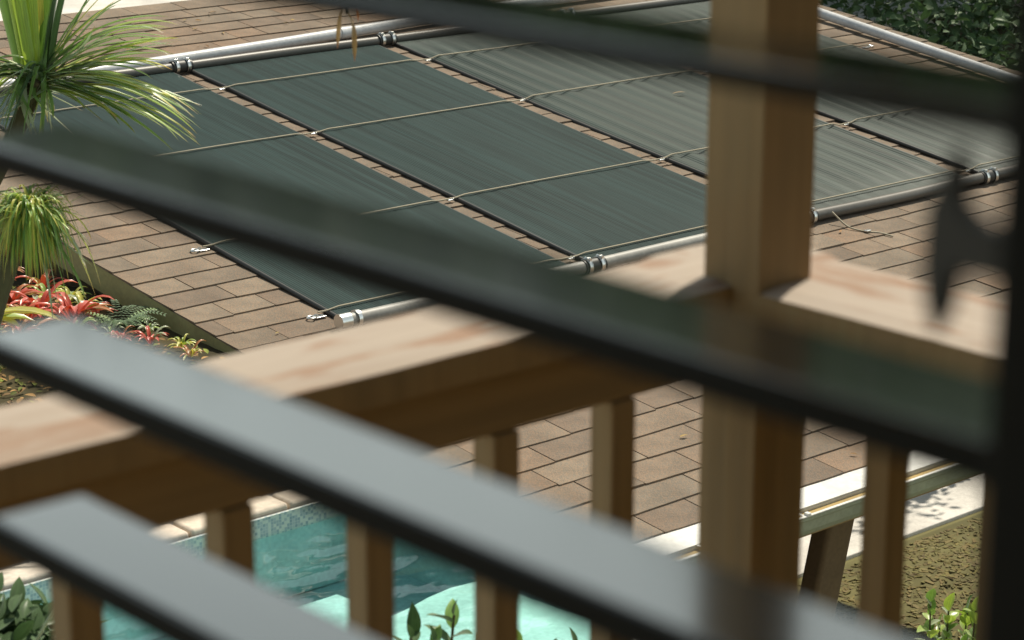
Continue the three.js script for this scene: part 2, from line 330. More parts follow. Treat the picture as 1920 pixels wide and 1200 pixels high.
  const wg = new THREE.ExtrudeGeometry(wallShape, { depth: 0.12, bevelEnabled: false }); wg.rotateY(Math.PI / 2); wg.translate(0.62, 0, 0); mesh('wall', metric(wg), M.wall, house);
  mesh('wall', bx(2.6, CAM_H - 2.1, 0.12, 2.2, (CAM_H - 2.1) / 2 + 2.742 - CAM_H, -(UR - U0 - 0.5), 0.01), M.wall, house);
  for (const [e, u] of [[8.3, 5.35], [10.75, 5.35], [10.75, 10.8], [7.9, 10.8]]) { const h = roofY(u) + CAM_H - 0.065; mesh('post', bx(0.1, h, 0.1, e - E0, h / 2 + 2.742 - CAM_H, -(u - U0), 0.006, 0), M.wood, house); }
  // dark slanting strut that carries the eave
  const a = local(6.49, 5.46, -2.86), b = local(6.30, 5.46, -3.62), s = mesh('strut', bx(0.15, a.distanceTo(b) + 0.1, 0.09, 0, 0, 0, 0.02), M.wall, house);
  s.position.copy(a).add(b).multiplyScalar(0.5); s.rotation.z = -Math.atan2(a.x - b.x, a.y - b.y);
}

// ------------------------------------------------------------------ solar heater mats, headers, couplings, straps, pipes
const matEdges = [5.216, 6.528, 7.846, 9.183], MU0 = 6.87, MU1 = 9.92, MW = 1.195;
const waveAmp = [0.0006, 0.0009, 0.0058, 0.0062];
const matLabels = ['black ribbed solar heater mat nearest the garden bed and bare shingles', 'flat black solar heater mat, second along the roof from the garden', 'wavy grey-green solar heater mat just left of the tall wooden post', 'wavy black solar heater mat farthest from the garden, beside the side pipe'];
function matHeight(k, x, t) {                                          // relief across (x, metres) and along (t 0..1)
  const env = sstep(0.02, 0.12, t) * (1 - sstep(0.88, 0.98, t));
  const ph = 0.7 * Math.sin(t * 3.1 + k) + 0.35 * Math.sin(t * 9 + x * 2), lw = 0.25 + 1.35 * vnoise(x * 5 + k * 7, t * 2.2, 64, 64, 50 + k);
  let y = waveAmp[k] * env * lw * Math.sin(x * 2 * Math.PI / (k === 3 ? 0.108 : 0.118) + ph);
  y += env * 0.004 * (vnoise(x * 2.2 + 3, t * 3, 64, 64, 8 + k) - 0.5) * 2;
  y += env * waveAmp[1] * 1.5 * (vnoise(x * 22, t * 2.5, 256, 64, 18 + k) - 0.5);
  return y;
}
for (let k = 0; k < 4; k++) {
  const e0 = matEdges[k], g0 = V(e0, MU0, roofY(MU0));
  const t = thing('solar_heater_mat', matLabels[k], 'solar panel', g0, 'solar heater mats strapped to the roof');
  const tubes = 88, per = 4, nx = tubes * per, nz = 44, P = [], I = [], UVs = [];
  for (let j = 0; j <= nz; j++) for (let i = 0; i <= nx; i++) {
    const x = i / nx * MW, s = j / nz, du = 0.02 + s * (MU1 - MU0 - 0.04), ph = (i % per) / per;
    const rib = 0.0022 * Math.sin(Math.PI * ph);
    P.push(x, K * du + 0.027 + rib + matHeight(k, x, s), -du); UVs.push(x, du + k * 0.7);
  }
  for (let j = 0; j < nz; j++) for (let i = 0; i < nx; i++) { const a = j * (nx + 1) + i, b = a + nx + 1; I.push(a, a + 1, b, b, a + 1, b + 1); }
  const g = new THREE.BufferGeometry(); g.setAttribute('position', new THREE.Float32BufferAttribute(P, 3)); g.setAttribute('uv', new THREE.Float32BufferAttribute(UVs, 2)); g.setIndex(I); g.computeVertexNormals();
  mesh('tube_mat', g, k < 2 ? M.mat : M.matPale, t);
  // side edges: the outermost tube, round, with the thickness of the mat
  for (const x of [0, MW]) {
    const pts = []; for (let j = 0; j <= 22; j++) { const s = j / 22, du = 0.02 + s * (MU1 - MU0 - 0.04); pts.push(new THREE.Vector3(x, K * du + 0.0175 + matHeight(k, x, s), -du)); }
    mesh('edge_tube', tube(pts, 0.0112, 44, 8), M.black, t);
  }
  const bowA = 0.006 * Math.sin(k * 2.1);
  mesh('header_pipe', tube([new THREE.Vector3(-0.035, 0.044, 0), new THREE.Vector3(MW / 2, 0.044 + bowA, 0.004), new THREE.Vector3(MW + 0.035, 0.044, 0)], 0.0265, 24, 14), k < 2 ? M.headerPale : M.header, t);
  mesh('header_pipe', tube([new THREE.Vector3(-0.035, 0.040 + K * (MU1 - MU0), -(MU1 - MU0)), new THREE.Vector3(MW / 2, 0.042 + K * (MU1 - MU0), -(MU1 - MU0) - bowA), new THREE.Vector3(MW + 0.035, 0.040 + K * (MU1 - MU0), -(MU1 - MU0))], 0.025, 24, 14), M.header, t);
}
// rubber couplings with steel clamps between the headers
function coupling(e, u, label, grp) {
  const t = thing('hose_coupling', label, 'pipe coupling', V(e, u, roofY(u) + 0.042), grp);
  const x = (a, r, n) => { const g = new THREE.CylinderGeometry(r, r, a, 16, 1); g.rotateZ(Math.PI / 2); return g.toNonIndexed(); };
  mesh('hose', x(0.115, 0.0315), M.black, t);
  for (const s of [-1, 1]) {
    const ring = new THREE.CylinderGeometry(0.0345, 0.0345, 0.016, 20, 1, true); ring.rotateZ(Math.PI / 2);
    const c = mesh('clamp', mergeGeometries([ring.toNonIndexed(), (() => { const q = new THREE.TorusGeometry(0.0345, 0.002, 6, 20); q.rotateY(Math.PI / 2); q.translate(0.008, 0, 0); return q.toNonIndexed(); })(), (() => { const q = new THREE.TorusGeometry(0.0345, 0.002, 6, 20); q.rotateY(Math.PI / 2); q.translate(-0.008, 0, 0); return q.toNonIndexed(); })()]), M.steel, t);
    c.position.x = s * 0.034;
    const sc = new THREE.CylinderGeometry(0.007, 0.007, 0.034, 8); sc.rotateX(Math.PI / 2); const h = bx(0.018, 0.014, 0.018, 0, 0, 0, 0.003);
    const b = mesh('screw', mergeGeometries([sc.toNonIndexed(), h]), M.steel, c); b.position.set(0, 0.036, 0.008);
  }
}
const top = u => ['steel clamped hose coupling on the upper header, ', u];
coupling(6.475, MU0, 'clamped black hose coupling low on the roof at the second mat', 'couplings between the lower headers');
coupling(7.795, MU0, 'clamped black hose coupling low on the roof beside the wooden post', 'couplings between the lower headers');
coupling(9.12, MU0, 'clamped black hose coupling low on the roof near the right edge', 'couplings between the lower headers');
coupling(6.475, MU1, 'clamped hose coupling on the upper header nearest the palm leaves', 'couplings between the upper headers');
coupling(7.795, MU1, 'clamped hose coupling on the upper header at the third mat', 'couplings between the upper headers');
coupling(9.12, MU1, 'clamped hose coupling on the upper header near the tall wooden post', 'couplings between the upper headers');
{
  const cap = thing('header_cap', 'pale end cap with clamp on the lower header by the rail', 'pipe cap', V(5.175, MU0, roofY(MU0) + 0.044));
  const c = new THREE.CylinderGeometry(0.031, 0.031, 0.05, 16); c.rotateZ(Math.PI / 2); mesh('plug', c, M.steel, cap);
  const r = new THREE.CylinderGeometry(0.035, 0.035, 0.016, 18); r.rotateZ(Math.PI / 2); mesh('clamp', r, M.steel, cap).position.x = 0.06;
}
// hold-down straps: a thin line that dips to the shingles in the gaps, with a clip at each anchored end
const strapU = [9.565, 8.81, 7.80, 7.01], strapL = ['uppermost hold-down strap across the mats, nearest the ridge pipe', 'second hold-down strap from the ridge, crossing the mats', 'third hold-down strap from the ridge, crossing the mats', 'lowest hold-down strap across the mats, just above the lower header'];
strapU.forEach((u, s) => {
  const t = thing('hold_down_strap', strapL[s], 'strap', V(5.16, u, roofY(u)), 'straps across the solar heater mats');
  const pts = [], n = 110;
  for (let i = 0; i <= n; i++) {
    const e = 5.16 + i / n * 5.32, k = matEdges.findIndex(m => e >= m && e <= m + MW);
    const du = 0.010 * (vnoise(e * 1.7 + s * 9, 0.5, 64, 64, 33) - 0.5) + 0.02 * (vnoise(e * 0.6 + s * 5, 2.5, 64, 64, 35) - 0.5);
    const h = (k >= 0 ? 0.0345 : 0.029) + 0.003 * vnoise(e * 1.3, s, 64, 64, 3) + (k >= 0 ? waveAmp[k] : 0);
    pts.push(new THREE.Vector3(e - 5.16, h + K * du, -du));
  }
  mesh('strap', tube(pts, 0.0038, 220, 6), M.strap, t);
  for (const [x, dir] of [[0, -1], [5.32, 1]]) {
    const c = mesh('clip', mergeGeometries([bx(0.05, 0.006, 0.03, dir * -0.005, 0.014, 0, 0.003), (() => { const g = new THREE.TorusGeometry(0.016, 0.004, 8, 16); g.rotateX(Math.PI / 2); g.translate(dir * 0.035, 0.018, 0); return metric(g); })(), (() => { const g = new THREE.CylinderGeometry(0.008, 0.008, 0.012, 10); g.translate(dir * 0.012, 0.02, 0); return metric(g); })()]), M.steel, t);
    c.position.x = x;
  }
  for (const m of matEdges.slice(1)) { const b = mesh('buckle', merge([bx(0.035, 0.007, 0.02, 0, 0, 0, 0.003), bx(0.006, 0.012, 0.024, 0.012, 0.001, 0, 0.002)]), M.steel, t); b.position.set(m - 0.05 - 5.16, 0.026, 0); }
});
{
  const y = (u, d = 0.05) => roofY(u) + d;
  const t = thing('plastic_pipe', 'silvery grey pipe along the roof ridge above the mats', 'pipe', V(4.9, 9.9, y(9.9)));
  const loc = (e, u) => V(e, u, y(u)).sub(t.position);
  const pts = [[4.9, 9.93], [6.1, 9.985], [7.1, 10.045], [7.65, 10.09], [8.7, 10.18], [9.7, 10.22], [10.6, 10.24]].map(p => loc(...p));
  mesh('tube', tube(pts, 0.0295, 80, 18), M.pvc, t);
  for (const i of [3]) { const c = new THREE.CylinderGeometry(0.0335, 0.0335, 0.09, 18, 1); c.rotateZ(Math.PI / 2); const m = mesh('collar', c, M.pvc, t); m.position.copy(pts[i]); m.rotation.y = 0.085; }
  const t2 = thing('plastic_pipe', 'bluish white pipe running down the right edge of the roof', 'pipe', V(10.69, 10.24, y(10.24)));
  const l2 = (e, u) => V(e, u, y(u)).sub(t2.position);
  mesh('tube', tube([l2(10.69, 10.2), l2(10.695, 9.4), l2(10.69, 8.3), l2(10.68, 7.3), l2(10.68, 6.4)], 0.0295, 60, 18), M.pvc, t2);
  mesh('elbow', tube([l2(10.60, 10.24), l2(10.67, 10.235), l2(10.69, 10.215), l2(10.692, 10.13)], 0.034, 20, 14), M.pvc, t2);
}

// ------------------------------------------------------------------ deck railing (brown posts and balusters, weathered cap)
{
  const R = thing('deck_railing', 'brown wooden deck railing with weathered cap meeting at a corner post', 'railing', V(1.97, 1.807, -1.7));
  const L = (e, u, y) => V(e, u, y).sub(R.position), CY = -0.697;
  const place = (name, w, h, d, e, u, y, mat, long, label, r = 0.004) => { const m = mesh(name, bx(w, h, d, 0, 0, 0, r, long), mat, R); m.position.copy(L(e, u, y)); if (label) m.userData.label = label; return m; };
  // the cap boards have a slightly wavy weathered edge
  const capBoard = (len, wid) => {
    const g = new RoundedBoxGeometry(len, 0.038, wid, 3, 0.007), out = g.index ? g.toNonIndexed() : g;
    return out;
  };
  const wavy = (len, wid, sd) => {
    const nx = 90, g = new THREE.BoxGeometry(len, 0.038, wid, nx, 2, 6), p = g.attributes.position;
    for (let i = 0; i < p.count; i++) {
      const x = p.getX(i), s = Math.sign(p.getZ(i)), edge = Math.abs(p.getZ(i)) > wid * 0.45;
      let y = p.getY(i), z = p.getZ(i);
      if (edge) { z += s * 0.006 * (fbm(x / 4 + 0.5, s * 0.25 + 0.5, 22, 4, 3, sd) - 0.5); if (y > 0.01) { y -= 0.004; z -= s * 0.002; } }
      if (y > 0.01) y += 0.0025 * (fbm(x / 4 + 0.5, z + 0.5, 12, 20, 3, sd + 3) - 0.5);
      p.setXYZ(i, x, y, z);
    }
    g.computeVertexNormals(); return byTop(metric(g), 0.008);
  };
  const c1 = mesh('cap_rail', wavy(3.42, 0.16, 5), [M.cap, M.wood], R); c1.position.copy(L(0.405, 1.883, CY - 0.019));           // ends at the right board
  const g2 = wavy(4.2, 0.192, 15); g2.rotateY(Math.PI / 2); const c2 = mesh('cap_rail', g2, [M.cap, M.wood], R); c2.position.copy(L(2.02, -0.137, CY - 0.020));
  place('corner_post', 0.089, 4.4, 0.089, 1.9695, 1.8075, 0.5, M.wood, 0, 'tall square brown post where the two rails meet', 0.002);
  place('rail', 3.6, 0.085, 0.036, 0.16, 1.866, CY - 0.0815, M.wood, 1); place('rail', 0.036, 0.09, 3.9, 2.01, -0.16, CY - 0.084, M.wood, 1);
  place('rail', 3.6, 0.085, 0.036, 0.16, 1.866, -1.6, M.wood, 1); place('rail', 0.036, 0.09, 3.9, 2.01, -0.16, -1.6, M.wood, 1);
  for (let i = 0; i < 16; i++) place('baluster', 0.038, 0.74, 0.038, 1.793 - i * 0.1797, 1.865, CY - 0.124 - 0.37 - 0.001, M.wood, 0, null, 0.003);
  for (let i = 0; i < 18; i++) place('baluster', 0.038, 0.74, 0.038, 2.01, 1.634 - i * 0.168, CY - 0.129 - 0.37 - 0.001, M.wood, 0, null, 0.003);
}
// the covered porch the picture is taken from: floor, roof slab, house wall (behind and above the lens) and an added wing wall
{
  const P = thing('covered_porch', 'brown covered porch with wooden floor around the lens', 'porch', V(0, 0, -1.75));
  const L = (e, u, y) => V(e, u, y).sub(P.position);
  const put = (name, w, h, d, e, u, y, mat) => { const m = mesh(name, bx(w, h, d, 0, 0, 0, 0.005), mat, P); m.position.copy(L(e, u, y)); };
  put('floor', 6.1, 0.1, 4.3, -1, -0.15, -1.71, M.wood);
  put('porch_roof', 6.2, 0.16, 4.5, -1.05, -0.2, 1.45, M.wood);
    put('wall', 9, 3.1, 0.16, 0.5, -2.35, -0.18, M.wall);
  put('wall', 0.16, 7.8, 4.0, 5.0, -0.4, -1.2, M.wall);  // unseen wing wall, added to darken the corner post
  for (const [e, u] of [[-3.8, 1.8], [1.95, -2.0], [-3.8, -2]]) put('support', 0.14, 3.4, 0.14, e, u, -3.46, M.wood);
  put('support', 0.14, 3.35, 0.14, 1.9, 1.8, -3.43, M.wood);
}
// dark slats close to the lens
{
  const S = thing('slatted_screen', 'dark glossy horizontal slats on a black post, out of focus close to the lens', 'screen', V(0.631, 0.41, -1.65));
  const L = (e, u, y) => V(e, u, y).sub(S.position);
  [[-0.137, 0.010], [-0.249, 0.016], [-0.3605, 0.0185], [-0.469, 0.019], [-0.579, 0.019], [-0.69, 0.019], [-0.8, 0.019], [-0.91, 0.019]].forEach(([y, t]) => {
    const m = mesh('slat', byTop(bx(0.062, t, 0.734, 0, 0, 0, Math.min(0.003, t / 3)), t * 0.3), [M.slat, M.slatSide], S); m.position.copy(L(0.631, 0.768, y - t / 2));
  });
  const post = mesh('post', bx(0.075, 3.0, 0.15, 0, 0, 0, 0.006), M.slatSide, S); post.position.copy(L(0.6335, 0.371, -0.15));
  // hook-shaped fitting: a pointed hanging blade on a short arm
  const sh = new THREE.Shape(); sh.moveTo(-0.002, 0.026); sh.lineTo(0.003, 0.014); sh.lineTo(0.0075, 0.004); sh.lineTo(0.0085, -0.014); sh.lineTo(0.007, -0.027); sh.lineTo(0.003, -0.038); sh.lineTo(-0.001, -0.030); sh.lineTo(-0.004, -0.014); sh.lineTo(-0.028, -0.014); sh.lineTo(-0.028, 0.000); sh.lineTo(-0.014, 0.002); sh.lineTo(-0.005, 0.008); sh.lineTo(-0.005, 0.02); sh.closePath();
  const hg = new THREE.ExtrudeGeometry(sh, { depth: 0.006, bevelEnabled: true, bevelThickness: 0.001, bevelSize: 0.001, bevelSegments: 1 }); hg.rotateY(Math.PI / 2);
  const hook = mesh('hook', metric(hg), M.black, S); hook.position.copy(L(0.628, 0.490, -0.187));
}

// ------------------------------------------------------------------ plants
const leafTex = tex(64, 256, 1, 1, (x, y) => {                       // parallel veins, blotches, a few dried tips
  const v = 0.72 + 0.35 * vnoise(x * 14, y * 3, 14, 3, 5) + 0.3 * (fbm(x, y, 3, 9, 3, 12) - 0.5), m = Math.abs(x - 0.5) < 0.05 ? 1.15 : 1;
  return mix3([v * m, v * m, v * m * 0.95], [1.1 * v, 0.62 * v, 0.5 * v], sstep(0.86, 0.98, y + 0.1 * (vnoise(x * 6, 1, 6, 4, 3) - 0.5)));
});
const leafMat = (r, g, b, t = 0.4, cc = 0.8) => phys({ color: rgb(r, g, b), map: leafTex, roughness: 0.9, transmission: t, thickness: 0, side: THREE.DoubleSide, clearcoat: cc, clearcoatRoughness: 0.28, vertexColors: false });
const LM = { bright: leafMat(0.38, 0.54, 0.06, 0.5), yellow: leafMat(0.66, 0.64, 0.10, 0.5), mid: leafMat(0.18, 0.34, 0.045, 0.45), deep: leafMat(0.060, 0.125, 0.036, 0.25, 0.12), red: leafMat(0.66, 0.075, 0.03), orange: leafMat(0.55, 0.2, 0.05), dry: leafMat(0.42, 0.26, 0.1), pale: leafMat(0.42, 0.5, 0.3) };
const RIGHT = new THREE.Vector3(Math.cos(YAW), 0, Math.sin(YAW)), BACK = new THREE.Vector3(Math.sin(YAW), 0, -Math.cos(YAW)), UP = new THREE.Vector3(0, 1, 0);
// a strap leaf along a quadratic arc p0, p1, p2 with a channelled section
function strap(p0, p1, p2, w, fold = 0.25, seg = 14, wProfile) {
  const P = [], I = [], UVs = [], T = new THREE.Vector3(), S = new THREE.Vector3(), N = new THREE.Vector3(), q = new THREE.Vector3();
  for (let i = 0; i <= seg; i++) {
    const t = i / seg, a = (1 - t) * (1 - t), b = 2 * t * (1 - t), c = t * t;
    q.set(0, 0, 0).addScaledVector(p0, a).addScaledVector(p1, b).addScaledVector(p2, c);
    T.copy(p1).sub(p0).multiplyScalar(1 - t).addScaledVector(p2, t).addScaledVector(p1, -t).normalize();
    S.crossVectors(T, UP); if (S.lengthSq() < 1e-4) S.copy(RIGHT); S.normalize(); N.crossVectors(S, T);
    const ww = w * (wProfile ? wProfile(t) : Math.min(1, 0.45 + t * 2.2) * Math.sqrt(Math.max(0, 1 - t * t * t)) + 0.02);
    for (const s of [-1, 0, 1]) UVs.push(0.5 + s * 0.48, t * 0.99), P.push(q.x + S.x * s * ww / 2 + N.x * Math.abs(s) * ww * fold, q.y + S.y * s * ww / 2 + N.y * Math.abs(s) * ww * fold, q.z + S.z * s * ww / 2 + N.z * Math.abs(s) * ww * fold);
    if (i < seg) { const k = i * 3; I.push(k, k + 1, k + 3, k + 1, k + 4, k + 3, k + 1, k + 2, k + 4, k + 2, k + 5, k + 4); }
  }
  const g = new THREE.BufferGeometry(); g.setAttribute('position', new THREE.Float32BufferAttribute(P, 3)); g.setIndex(I); g.computeVertexNormals();
  g.setAttribute('uv', new THREE.Float32BufferAttribute(UVs, 2)); return g;
}
const off = (x, y, z) => new THREE.Vector3().addScaledVector(RIGHT, x).addScaledVector(UP, y).addScaledVector(BACK, z);
M.trunk = std({ color: rgb(0.10, 0.085, 0.04), map: blotTex, bumpMap: blotBump, bumpScale: 0.01, roughness: 0.95 });
{
  // upper rosette on a slim trunk beside the roof
  const base = V(3.62, 6.97, -2.6), t = thing('palm', 'slim palm with arching strap leaves overlapping the roof at upper left', 'palm', base), O = V(3.856, 6.76, -1.335).sub(base);
  mesh('trunk', tube([new THREE.Vector3(0, -0.05, 0), new THREE.Vector3(-0.06, 0.5, 0.02), O.clone().add(off(-0.10, -0.2, 0)), O.clone()], 0.03, 30, 10), M.trunk, t);
  const px = 0.001757, leaf = (c, q, w, m, fold) => { const z = rr(-0.12, 0.12); mesh('leaf', strap(O.clone().add(off(rr(-0.02, 0.02), rr(-0.03, 0.03), 0)), O.clone().add(off(c[0] * px, c[1] * px, z * 0.6)), O.clone().add(off(q[0] * px, q[1] * px, z)), w, fold), m, t); };
  // right-hand fan
  const fan = [[[140, 100], [262, 62]], [[150, 125], [250, 92]], [[120, 130], [240, 108]], [[130, 75], [265, 72]], [[120, 60], [230, 50]], [[100, 40], [180, 32]], [[150, 50], [250, 20]], [[180, 40], [305, -62]], [[170, 20], [300, -70]], [[150, 10], [300, -40]], [[190, -10], [293, -118]], [[150, -20], [290, -112]], [[120, -20], [220, -90]], [[90, 0], [170, -70]], [[60, -10], [120, -60]], [[80, 110], [160, 150]], [[60, 90], [120, 160]], [[90, 60], [150, 100]]];
  for (const [c, q] of fan) for (let r = 0; r < 4; r++) leaf([c[0] + rr(-18, 14), c[1] + rr(-14, 14)], [q[0] + rr(-34, 14), q[1] + rr(-18, 18)], rr(0.012, 0.026), pick([LM.bright, LM.yellow, LM.mid, LM.mid, LM.bright, LM.pale]), 0.25);
  for (let i = 0; i < 46; i++) { const a = rr(0.3, 2 * Math.PI - 0.6), L = rr(160, 300), z = Math.sin(a); leaf([-Math.abs(Math.cos(a)) * L * 0.6 + 40, rr(20, 110)], [-Math.abs(Math.cos(a)) * L, rr(-150, 30)], rr(0.014, 0.024), pick([LM.bright, LM.mid, LM.deep, LM.pale]), 0.25); }
  // broad upright leaves that leave the picture at the top
  for (const [x0, x1, w, m] of [[-40, -60, 0.05, LM.bright], [-22, -30, 0.055, LM.bright], [0, 2, 0.055, LM.yellow], [-8, 4, 0.05, LM.bright], [30, 70, 0.055, LM.deep], [22, 95, 0.05, LM.deep], [14, 50, 0.045, LM.mid], [-60, -90, 0.05, LM.mid], [36, 110, 0.035, LM.deep]])
    mesh('leaf', strap(O.clone().add(off(x0 * px * 0.5, -0.04, rr(-0.03, 0.03))), O.clone().add(off(x0 * px, 0.3, rr(-0.06, 0.06))), O.clone().add(off(x1 * px * 1.6, 0.75, rr(-0.2, 0.2))), w, 0.12, 14, s => 0.7 + 0.6 * s - 1.2 * Math.max(0, s - 0.55) ), m, t);
  for (let i = 0; i < 44; i++) leaf([rr(-60, 40), rr(-20, 30)], [rr(-110, 75), rr(-110, -20)], rr(0.014, 0.022), pick([LM.pale, LM.pale, LM.mid]), 0.2);
}
{
  // lower mop of fine drooping leaves
  const base = V(3.62, 6.56, -2.6), t = thing('grass_palm', 'low mop-headed palm with fine drooping lime leaves below the slim palm', 'palm', base), O = V(3.659, 6.518, -1.72).sub(base), px = 0.001711;
  mesh('trunk', tube([off(-0.12, -0.05, 0), off(-0.12, 0.4, 0), O.clone().add(off(-0.04, -0.05, 0))], 0.035, 20, 10), M.trunk, t);
  const tuft = [];
  for (let i = 0; i < 760; i++) {
    const a = rr(0, 2 * Math.PI), L = rr(30, 60) + 75 * rnd() * rnd(), z = Math.sin(a), x = Math.cos(a), dr = rr(-45, 120);
    tuft.push(strap(O.clone().add(off(rr(-0.03, 0.03), rr(-0.02, 0.04), 0)), O.clone().add(off(x * L * px * 0.7, rr(0.02, 0.15), z * L * px * 0.7)), O.clone().add(off(x * L * px, -dr * px, z * L * px)), rr(0.005, 0.010), 0.2, 8));
  }
  const third = Math.floor(tuft.length / 3);
  [LM.bright, LM.yellow, LM.mid].forEach((m, k) => { mesh('leaf_tuft', mergeGeometries(tuft.slice(k * third, (k + 1) * third)), m, t).userData.kind = 'stuff'; });
  const arcs = [[[75, 20], [112, -75], LM.pale], [[80, 0], [112, -62], LM.pale], [[80, -10], [108, -72], LM.pale], [[75, -20], [116, -85], LM.pale], [[70, -40], [112, -96], LM.pale], [[70, 40], [125, -140], LM.yellow], [[95, 30], [127, -135], LM.yellow], [[60, -40], [100, -130], LM.mid], [[75, -50], [112, -140], LM.mid], [[40, -60], [44, -190], LM.pale], [[30, -60], [40, -195], LM.pale], [[50, -50], [60, -170], LM.mid], [[85, 35], [118, -40], LM.yellow]];
  for (const [c, q, m] of arcs) mesh('leaf', strap(O.clone(), O.clone().add(off(c[0] * px, c[1] * px, rr(-0.1, 0.02))), O.clone().add(off(q[0] * px, q[1] * px, rr(-0.14, 0.02))), rr(0.009, 0.016), 0.25, 16), m, t);
}
// bromeliads and foliage in the bed
function rosette(name, label, cat, pos, R, mats, n, grp, h = 0.8) {
  const t = thing(name, label, cat, pos, grp);
  for (let i = 0; i < n; i++) {
    const a = i * 2.4 + rr(-0.3, 0.3), L = R * rr(0.65, 1.1), el = rr(0.15, 1.1) * h, x = Math.cos(a), z = Math.sin(a);
    const p1 = new THREE.Vector3(x * L * 0.45, L * el * 1.0 + 0.01, z * L * 0.45), p2 = new THREE.Vector3(x * L, L * el * 0.85 - 0.1 * L, z * L);
    mesh('leaf', strap(new THREE.Vector3(x * 0.008, 0, z * 0.008), p1, p2, R * rr(0.14, 0.22), 0.3, 7), pick(mats), t);
  }
  return t;
}
const bed = (e, u, y = -2.45) => V(e, u, y);
const bg = 'bromeliads in the bed below the palms';
rosette('bromeliad', 'bright red bromeliad at the left edge of the bed under the palms', 'bromeliad', bed(4.38, 7.98), 0.15, [LM.red, LM.red, LM.orange], 18, bg);
rosette('bromeliad', 'red bromeliad in the middle of the bed, behind the yellow leaves', 'bromeliad', bed(4.40, 7.80), 0.15, [LM.red, LM.red, LM.red, LM.pale], 18, bg);
rosette('bromeliad', 'widest orange red bromeliad in front of the bed by the dark fern', 'bromeliad', bed(4.42, 7.58), 0.17, [LM.red, LM.orange, LM.red], 20, bg);
rosette('bromeliad', 'orange bromeliad high in the bed beside the hanging pale leaf', 'bromeliad', bed(4.60, 8.12), 0.12, [LM.orange, LM.red, LM.yellow], 14, bg);
rosette('bromeliad', 'pink and red bromeliad near the low corner of the roof edge', 'bromeliad', bed(4.50, 7.17), 0.08, [LM.red, LM.pale, LM.red], 14, bg);
rosette('bromeliad', 'small golden brown bromeliad nearest the wooden rail', 'bromeliad', bed(4.52, 6.93), 0.065, [LM.orange, LM.yellow, LM.dry], 12, bg);
rosette('bromeliad', 'yellow green bromeliad touching the roof edge board', 'bromeliad', bed(4.56, 7.74), 0.10, [LM.yellow, LM.pale, LM.bright], 16, bg);
rosette('bromeliad', 'lime bromeliad behind the red ones in the bed', 'bromeliad', bed(4.52, 7.95), 0.10, [LM.yellow, LM.bright], 14, bg);
rosette('bromeliad', 'small pale green bromeliad below the dark fern', 'bromeliad', bed(4.45, 7.36), 0.06, [LM.pale, LM.bright], 12, bg);
for (const [e, u, r, m, l] of [[4.52, 7.62, 0.08, 'red', 'small deep red bromeliad tucked beside the fern'], [4.30, 7.72, 0.10, 'orange', 'orange bromeliad in front of the bright red one'], [4.25, 8.05, 0.11, 'red', 'red bromeliad half behind the mop palm'],
  [4.60, 7.90, 0.08, 'yellow', 'yellow bromeliad close to the roof edge behind the reds'], [4.56, 7.05, 0.06, 'yellow', 'yellow green bromeliad between the two nearest the rail'], [4.44, 7.28, 0.07, 'red', 'small red bromeliad left of the pink one at the roof corner'], [4.58, 7.30, 0.06, 'pale', 'pale bromeliad against the roof edge board by the roof corner'], [4.36, 7.46, 0.08, 'bright', 'bright green bromeliad at the bed front under the wide orange one'], [4.18, 7.58, 0.10, 'red', 'red bromeliad at the bed front beside the golden leaves'], [4.50, 8.30, 0.11, 'orange', 'orange bromeliad farthest back under the mop palm'], [4.38, 8.2, 0.10, 'bright', 'green bromeliad farthest back beside the orange one']])
  rosette('bromeliad', l, 'bromeliad', bed(e, u), r, m === 'red' ? [LM.red, LM.red, LM.orange] : m === 'orange' ? [LM.orange, LM.red, LM.orange] : [LM[m], LM[m], LM.bright], 18, bg);
rosette('strappy_plant', 'plant of long golden green leaves lying across the bed front', 'plant', bed(4.02, 7.66, -2.42), 0.36, [LM.yellow, LM.bright, LM.yellow], 16, null, 0.35);
rosette('strappy_plant', 'yellow green plant at the far left of the bed front', 'plant', bed(3.84, 7.15, -2.44), 0.12, [LM.yellow, LM.bright], 14, null, 0.8);
{
  const g = leafGeo(0.05, 0.022), im = new THREE.InstancedMesh(g, std({ color: rgb(0.26, 0.17, 0.08), roughness: 0.9, side: THREE.DoubleSide }), 1500), o = new THREE.Object3D(), col = new THREE.Color();
  for (let i = 0; i < 1500; i++) { const e = rr(3.2, 4.62), u = rr(6.75, 8.6); o.position.copy(V(e, u, BED_Y + 0.015 + rr(0, 0.025))); o.rotation.set(rr(-0.3, 0.3), rr(0, 6.28), rr(-0.3, 0.3)); o.scale.setScalar(rr(0.4, 0.95)); o.updateMatrix(); im.setMatrixAt(i, o.matrix); const k = rr(0.5, 1.6); im.setColorAt(i, rnd() < 0.3 ? col.setRGB(k * 0.5, k * 0.9, k * 0.3) : col.setRGB(k, k * 0.9, k * 0.7)); }
  im.name = 'leaf_litter'; scene.add(tag(im, 'fallen brown and green leaves covering the garden bed', 'leaf litter', null, 'stuff'));
}
{
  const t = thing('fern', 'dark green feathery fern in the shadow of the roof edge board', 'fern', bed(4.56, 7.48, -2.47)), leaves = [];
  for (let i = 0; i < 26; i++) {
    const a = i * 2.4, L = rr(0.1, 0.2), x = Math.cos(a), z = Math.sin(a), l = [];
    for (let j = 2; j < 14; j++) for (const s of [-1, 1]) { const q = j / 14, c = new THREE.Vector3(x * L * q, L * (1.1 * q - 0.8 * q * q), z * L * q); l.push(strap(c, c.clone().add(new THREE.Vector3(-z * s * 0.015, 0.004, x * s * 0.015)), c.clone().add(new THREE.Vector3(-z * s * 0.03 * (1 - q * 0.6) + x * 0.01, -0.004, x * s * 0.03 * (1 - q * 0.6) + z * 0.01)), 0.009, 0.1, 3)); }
    mesh('frond', mergeGeometries(l), i % 4 ? LM.deep : LM.mid, t);
  }
}
